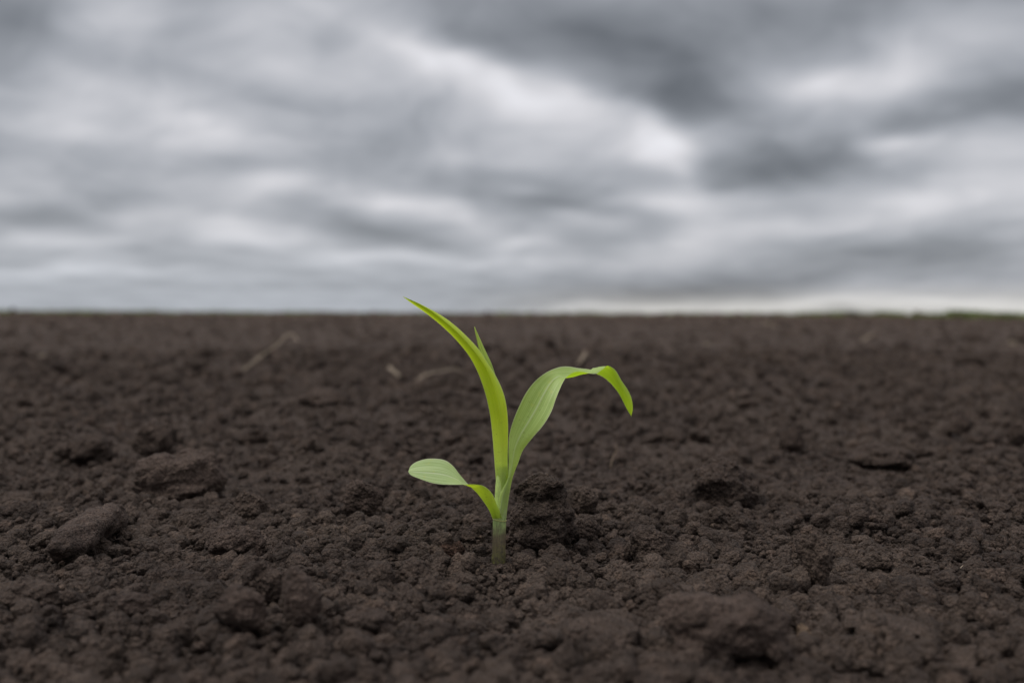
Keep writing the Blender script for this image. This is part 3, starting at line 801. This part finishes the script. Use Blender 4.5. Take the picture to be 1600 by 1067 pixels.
def tube(name, path, mat, parent=None, n=40, m=20, cap=True, groove=0.0):
    """path rows (x, y, z, radius)"""
    Q = catmull(path, n); c, r = Q[:, :3], Q[:, 3]
    ta = np.gradient(c, axis=0); ta /= np.linalg.norm(ta, axis=1)[:, None] + 1e-12
    ref = np.array([0.0, 1.0, 0.0]) if abs(ta[:, 1]).max() < 0.9 else np.array([0.0, 0.0, 1.0])
    a = np.cross(ta, ref); a /= np.linalg.norm(a, axis=1)[:, None]; b_ = np.cross(ta, a)
    ph = np.linspace(0, 2 * np.pi, m, endpoint=False)
    rr = r[:, None] * (1 - groove * np.exp(-((ph[None] - np.pi * 0.6) / 0.3) ** 2))
    V = c[:, None] + rr[:, :, None] * (a[:, None] * np.cos(ph)[None, :, None] + b_[:, None] * np.sin(ph)[None, :, None])
    V = np.concatenate([V.reshape(-1, 3), c[:1], c[-1:]])
    i = np.arange(n - 1)[:, None]; j = np.arange(m)[None]; j2 = (j + 1) % m
    F = np.stack([i * m + j, i * m + j2, (i + 1) * m + j2, (i + 1) * m + j], -1).reshape(-1, 4)
    e0, e1 = n * m, n * m + 1; jj = np.arange(m)
    me = bpy.data.meshes.new(name)
    faces = F.tolist() + [[e0, (k + 1) % m, k] for k in range(m)] + [[e1, (n - 1) * m + k, (n - 1) * m + (k + 1) % m] for k in range(m)]
    me.from_pydata(V.tolist(), [], faces)
    me.polygons.foreach_set('use_smooth', np.ones(len(faces), bool))
    uv = me.uv_layers.new(name='UVMap')
    li = np.empty(len(me.loops), np.int32); me.loops.foreach_get('vertex_index', li)
    k = np.minimum(li, n * m - 1)
    uv.data.foreach_set('uv', np.stack([0.25 + 0.4 * np.abs((k % m) / m - 0.5), (k // m) / (n - 1)], 1).astype(np.float32).ravel())
    me.update()
    return link(name, me, mat, parent)


seed_root = bpy.data.objects.new('corn_seedling', None); C.objects.link(seed_root)
seed_root.empty_display_size = 0.01
tag(seed_root, 'young bright green corn seedling with three open leaves growing from dark soil', 'seedling')


def pp(px, py, r_px, dz=0.0):
    q = at(px, py, dz / 1000); return (q.x, q.y, q.z, r_px * (D + dz / 1000) / FPX)


# lower stem, swollen a little at the soil
stem_o = tube('stem', [pp(777.5, 915, 11), pp(778.5, 890, 11.4), pp(779.5, 860, 10.6), pp(780, 835, 10.4), pp(780.5, 815, 10.4), pp(781, 803, 10.2), pp(782, 785, 9.6), pp(783, 755, 8.6), pp(784, 725, 6)], M_STEM, seed_root, n=60, m=28)
tag(stem_o, 'purplish brown lower stem smeared with soil')
# collar: a thin raised yellowish rim where the first leaf leaves the stem
cv, cf = [], []
NA, NBb = 36, 8
for k in range(NA):
    a = 2 * math.pi * k / NA
    c = at(780.5, 811.5, 0)
    tilt = 0.0010 * math.cos(a) * -0.35
    for j in range(NBb):
        t = 2 * math.pi * j / NBb
        rr = 0.00230 + 0.00013 * math.cos(t)
        cv.append((c.x + rr * math.cos(a), c.y + rr * math.sin(a), c.z + tilt + 0.00013 * math.sin(t)))
        cf.append((k * NBb + j, ((k + 1) % NA) * NBb + j, ((k + 1) % NA) * NBb + (j + 1) % NBb, k * NBb + (j + 1) % NBb))
link('collar', mesh_from('collar', np.array(cv), np.array(cf)), M_COLLAR, stem_o)

# tall leaf leaning left and towards the camera: its underside is seen
st = [
    ((775, 805, 0), (783, 805, -1.9), (791, 805, 0)), ((775, 762, 0), (784, 762, -1.9), (793, 762, 0)), ((773.5, 720, 0), (784, 720, -2.0), (793.5, 722, 0)),
    ((769.5, 682, 0), (783, 684, -2.3), (794.5, 688, .4)), ((763.5, 642, -.3), (780, 647, -2.9), (793, 652, .5)), ((756, 609, -1), (774, 615, -3.8), (787.5, 620, 0.2)),
    ((746, 579, -2), (764, 585, -4.9), (776.5, 591, -.6)), ((733, 555, -3.5), (750, 561, -6.2), (763, 567, -2)), ((714, 533, -5.2), (731, 537, -7.8), (748, 544.5, -3.6)),
    ((693.5, 513.5, -7), (711, 516, -9.2), (727.5, 524, -5.4)), ((673.5, 496, -8.8), (689, 497.5, -10.6), (704.5, 504.5, -7.4)), ((658.5, 484, -10.2), (672, 485, -11.4), (684.5, 490.5, -9)),
    ((643.5, 473.2, -11.5), (653, 473.8, -12.2), (661, 477.3, -10.8)), ((630, 463, -13), (630.3, 463.4, -13), (630.6, 463.8, -13))]
o = blade('leaf', st, M_LEAF, seed_root, flip=True, wave=0.00022, seed=1)
tag(o, 'tallest leaf, yellow-green, pointing up to the left')
# leaf that rises right and away, then droops
st = [
    ((770, 811, 0), (780.5, 811, -2.35), (791, 811, 0)), ((772, 795, 0), (782, 796, -2.35), (792.5, 797, 0)), ((774.6, 781, -.4), (784, 782, -2.3), (794.3, 783, .2)),
    ((780, 771, -1.4), (787.5, 770, -2.3), (796.2, 770, .3)), ((787, 760, -1.8), (792, 757, -2.0), (798.8, 756, .6)), ((793, 747, -1.4), (796.5, 743, -1.4), (802.6, 741, 1.2)),
    ((794.6, 725, -.2), (800, 724, -.3), (810, 722, 2.0)), ((794.6, 700, .6), (804, 702, .9), (817.5, 703, 3.0)), ((796, 678, 1.4), (812, 682, 2.4), (832, 684, 3.4)),
    ((803, 654, 2.6), (825, 660, 4.4), (849, 664, 4.2)), ((811.5, 634, 4.2), (838, 638, 6.6), (861.5, 643, 5.4)), ((822, 613.5, 6.4), (850, 615, 9), (869, 622, 7)),
    ((837, 594.5, 9.5), (861, 597.5, 11.5), (876, 605, 9)), ((855, 581, 13), (872, 588.5, 13), (881.5, 594, 10.6)), ((872, 574, 16.5), (882, 589.5, 14), (887, 587.5, 11.6)),
    ((887, 572.5, 19.5), (893, 589, 15.5), (896, 581.5, 12.6)), ((903, 575, 22), (906, 585.5, 17.5), (908, 580.3, 14.5)),     ((919, 576.8, 24), (920, 582.0, 20.5), (920, 583.2, 17.8)), ((926, 579.0, 26), (926, 575.9, 23.6), (926, 584, 19.6)), ((932, 584.2, 27), (932, 574.8, 24.2), (932, 583.6, 20.6)),
    ((938.5, 587, 27.6), (938.5, 573.2, 24.8), (937, 580, 21.6)), ((944.5, 590.5, 28), (944.5, 573.6, 25.2), (942.8, 575.8, 22.6)), ((950.5, 595.5, 28.3), (953, 578.5, 25.6), (949.5, 571.4, 24)),
    ((957, 602, 28.6), (961.5, 590, 26.2), (961, 577.8, 26)),
    ((966.5, 614, 29), (970, 605, 26.8), (971.5, 595, 27.4)), ((973.5, 627, 29.6), (978.5, 620, 28), (981.5, 610, 28.8)), ((978.5, 637, 30.3), (983.5, 632, 29.4), (987.2, 624, 30)),
    ((982.5, 644, 31), (986, 642.5, 30.5), (988.8, 639, 31)), ((987, 651, 31.5), (986.6, 651.2, 31.5), (986.2, 651, 31.5))]
o = blade('leaf', st, M_LEAF_ARCH, seed_root, flip=False, n=170, rib=0.00012, wave=0.0)
tag(o, 'broad leaf arching to the right with a drooping tip')
# the rounded first leaf, low on the left, twisted once so that its upper face turns to the camera
st = [
    ((769.6, 810, -.3), (778, 809.5, -2.55), (788, 809, -1.2)), ((766, 801, -.6), (773.5, 799, -2.9), (782.5, 800, -2.2)), ((761.5, 792.5, -1), (769, 790, -3.2), (776.8, 789, -2.9)), ((752.5, 779.5, -1.8), (763, 776, -4), (771.2, 775, -3.6)),
    ((745.5, 770.5, -2.6), (755.5, 766, -4.8), (763.8, 764.8, -4.4)), ((739, 764, -3.0), (746, 760, -5.4), (752.5, 758.0, -5.4)), ((732, 756.8, -2.6), (737, 760.6, -5.6), (738.5, 756.4, -7.0)), ((724.5, 748.5, -2.2), (728, 757.2, -5.2), (728, 756.9, -7.6)),
    ((717, 739.5, -1.6), (715.5, 749.5, -4.6), (714, 757, -7.2)), ((708.5, 728.6, -.6), (704, 744.5, -4.2), (701, 757.0, -7)), ((698, 720.3, .2), (692, 741, -4), (688, 756.3, -7)), ((685, 716.8, .6), (678, 739, -4), (674, 754, -7)),
    ((667, 716.8, .4), (663, 738, -4.2), (661, 749.8, -7)), ((651.5, 721, -.6), (650, 737.3, -4.6), (649, 745.3, -6.8)), ((643, 726.5, -2), (642.5, 736.6, -4.8), (642, 742, -6.2)), ((639.2, 732, -3.2), (639, 736.2, -4.9), (639.2, 739.4, -5.8)), ((638.2, 735.8, -4.6), (638.1, 736.3, -4.9), (638.2, 737, -5.2))]
o = blade('leaf', st, M_LEAF_FIRST, seed_root, flip=True, n=110, rib=0.00012)
tag(o, 'short first leaf with a rounded tip')
# the next leaf, still rolled to a spike
o = tube('furled_leaf', [pp(778, 640, 9, 2.2), pp(771, 604, 8, 2.6), pp(763, 572, 6.2, 3.0), pp(757.5, 558, 5.4, 3.2), pp(752.5, 545, 4.3, 3.4), pp(747.5, 530, 2.7, 3.6), pp(743.5, 518, 1.4, 3.7), pp(741.4, 510.5, 0.35, 3.8)], M_SPIKE, seed_root, n=50, m=16, groove=0.35)
tag(o, 'new leaf still rolled into a thin spike')
print('seedling', round(time.time() - T0, 1))


# ------------------------------------------------------------------ straws, roots
def straw(name, label, pts, y, r_px, mat, cat, group=None, taper=0.6):
    P = []
    for k, (px, py, dy) in enumerate(pts):
        q = at(px, py, y + dy); sc = (y + dy - CAM.y) / FPX
        P.append((q.x, q.y, q.z, r_px * sc * (1 - (1 - taper) * k / (len(pts) - 1))))
    o = tube(name, P, mat, None, n=26, m=9)
    tag(o, label, cat, group)
    return o


straw('straw_stalk', 'pale broken straw stalk slanting up from the blurred soil, left of the tall leaf', [(376, 582, 0), (392, 569, 0), (412, 553, .02), (432, 540, .02), (447, 525, .03), (456, 522, .03), (465, 534, .02)], 1.05, 1.7, M_STRAW, 'straw')
straw('straw_stalk', 'curved dry stalk lying on the soil right behind the tall leaf', [(608, 574, .02), (622, 586, 0), (636, 594, 0), (648, 595, 0), (664, 586, .02), (690, 580, .05), (716, 577, .06), (724, 584, .06)], 0.86, 2.0, M_STRAW, 'straw')
straw('root_fibre', 'thin curled root fibre standing up behind the largest clod', [(953, 738, 0), (955, 724, 0), (959, 712, .002), (964, 702, .002), (962, 694, .003)], 0.20, 0.9, M_ROOT, 'root fibre')
straw('straw_stalk', 'tiny pale straw lying at the right edge of the sharp soil', [(1489, 906, -.002), (1494, 897, 0), (1502, 886, .002), (1505, 883, .003)], -0.012, 0.9, M_STRAW, 'straw')
straw('straw_stalk', 'small pale stalk between the tall leaf and the arching leaf', [(903, 570, 0), (909, 562, 0), (914, 552, .01), (913, 549, .01)], 1.0, 2.2, M_STRAW, 'straw')
straw('straw_stalk', 'bent straw lying beside the dark round clod at the right', [(1548, 636, 0), (1558, 628, .01), (1568, 625, .02), (1578, 627, .02)], 0.62, 1.6, M_STRAW, 'straw')
for px, py, dx, dy, r in ((56, 562, 14, -8, 3), (316, 578, 8, -4, 3.2), (1204, 508, 10, 3, 2.2), (1352, 531, 12, -9, 2.2), (1110, 540, 8, 2, 2), (1588, 538, 10, 2, 3), (1146, 573, 8, 8, 2), (20, 606, 9, -6, 3), (736, 690, 0, 0, 0)):
    if not r: continue
    c = on_ground(px, py + 4)
    straw('straw_fragment', 'short faded straw fragment, a blurred speck on the far field', [(px - dx, py - dy, 0), (px, py - 1, .01), (px + dx, py + dy, .01)], min(c.y, 3.0), r, M_STRAW, 'straw', 'straw fragments on the far field')

# ------------------------------------------------------------------ the grassy field edge and its bushes
gg = np.random.default_rng(21)


def edge_pt(t):
    """the field's far edge, near at the right, far at the left"""
    a = on_ground(1720, 502.5); bb = Vector((on_ground(1250, 495).x, on_ground(1250, 495).y, 0)); c2 = Vector((-85, 150, 0))
    if t < 0.4: return a.lerp(bb, t / 0.4)
    return bb.lerp(c2, (t - 0.4) / 0.6)


N_BL = 60000
t = gg.random(N_BL) ** 1.5
E = np.array([edge_pt(k)[:] for k in np.linspace(0, 1, 400)])
idx = t * 399; i0 = np.minimum(idx.astype(int), 398); fr = (idx - i0)[:, None]
P = E[i0] * (1 - fr) + E[i0 + 1] * fr
dist = np.hypot(P[:, 0] - FX, P[:, 1] - FY)
back = gg.random(N_BL) ** 1.3 * (0.12 * dist)
un = P[:, :2] - np.array([FX, FY]); un /= np.linalg.norm(un, axis=1)[:, None]
P[:, :2] += un * back[:, None]
hgt = (0.085 + 0.0024 * dist) * gg.uniform(0.5, 1.3, N_BL) * (0.75 + 0.5 * fbm2(P[:, :2] * 0.8, 2, 3))
wd = hgt * 0.12 * gg.uniform(.7, 1.4, N_BL)
an = gg.uniform(0, 2 * np.pi, N_BL); lean = gg.normal(0, 0.35, (N_BL, 2)) * hgt[:, None]
ax = np.stack([np.cos(an), np.sin(an)], 1) * wd[:, None]
b0 = np.concatenate([P[:, :2] - ax, np.full((N_BL, 1), -0.01)], 1); b1 = np.concatenate([P[:, :2] + ax, np.full((N_BL, 1), -0.01)], 1)
m0 = np.concatenate([P[:, :2] - ax * .7 + lean * .35, (hgt * .6)[:, None]], 1); m1 = np.concatenate([P[:, :2] + ax * .7 + lean * .35, (hgt * .6)[:, None]], 1)
tp = np.concatenate([P[:, :2] + lean, hgt[:, None]], 1); tp2 = tp + np.concatenate([ax * .12, np.zeros((N_BL, 1))], 1)
V = np.stack([b0, b1, m1, m0, tp2, tp], 1).reshape(-1, 3)
o6 = np.arange(N_BL)[:, None] * 6
F = np.concatenate([o6 + np.array([[0, 1, 2, 3]]), o6 + np.array([[3, 2, 4, 5]])])
tag(link('grass', mesh_from('grass', V, F, False), M_GRASS), 'thin strip of green grass along the far edge of the field', 'grass', kind='stuff')


def bush(label, px, y, w, h, seed):
    g = np.random.default_rng(seed)
    c = at(px, 492, y)
    root = bpy.data.objects.new('bush', None); C.objects.link(root); root.location = (c.x, c.y, 0)
    tag(root, label, 'bush')
    n = 900
    q = g.normal(size=(n, 3)); q /= np.linalg.norm(q, axis=1)[:, None]
    q *= (g.random(n) ** 0.4)[:, None] * (0.75 + 0.35 * vnoise(q * 2 + seed, seed))[:, None]
    q = q * np.array([w / 2, w / 2, h / 2]) + np.array([0, 0, h * .52])
    a = g.normal(size=(n, 3)); a /= np.linalg.norm(a, axis=1)[:, None]; b_ = np.cross(a, g.normal(size=(n, 3))); b_ /= np.linalg.norm(b_, axis=1)[:, None]
    s = h * 0.06 * g.uniform(.6, 1.4, n)[:, None]
    V = np.stack([q - a * s, q + b_ * s * .5, q + a * s, q - b_ * s * .5], 1).reshape(-1, 3)
    F = (np.arange(n)[:, None] * 4 + np.arange(4)[None])
    link('foliage', mesh_from('foliage', V, F, False), M_BUSH, root)
    tube('stem', [(0, 0, -.02, h * .03), (w * .03, 0, h * .3, h * .022), (-w * .02, .0, h * .7, h * .01)], M_ROOT, root, n=12, m=7)


bush('dim low bush in the grass at the far right edge, left of its twin', 1330, 24, 0.42, 0.20, 5)
bush('dim low bush in the grass at the far right edge, nearest the right border', 1462, 22, 0.34, 0.16, 6)
bush('lone slender bush on the horizon at the far left', 20, 70, 0.4, 0.5, 7)
print('done', round(time.time() - T0, 1))
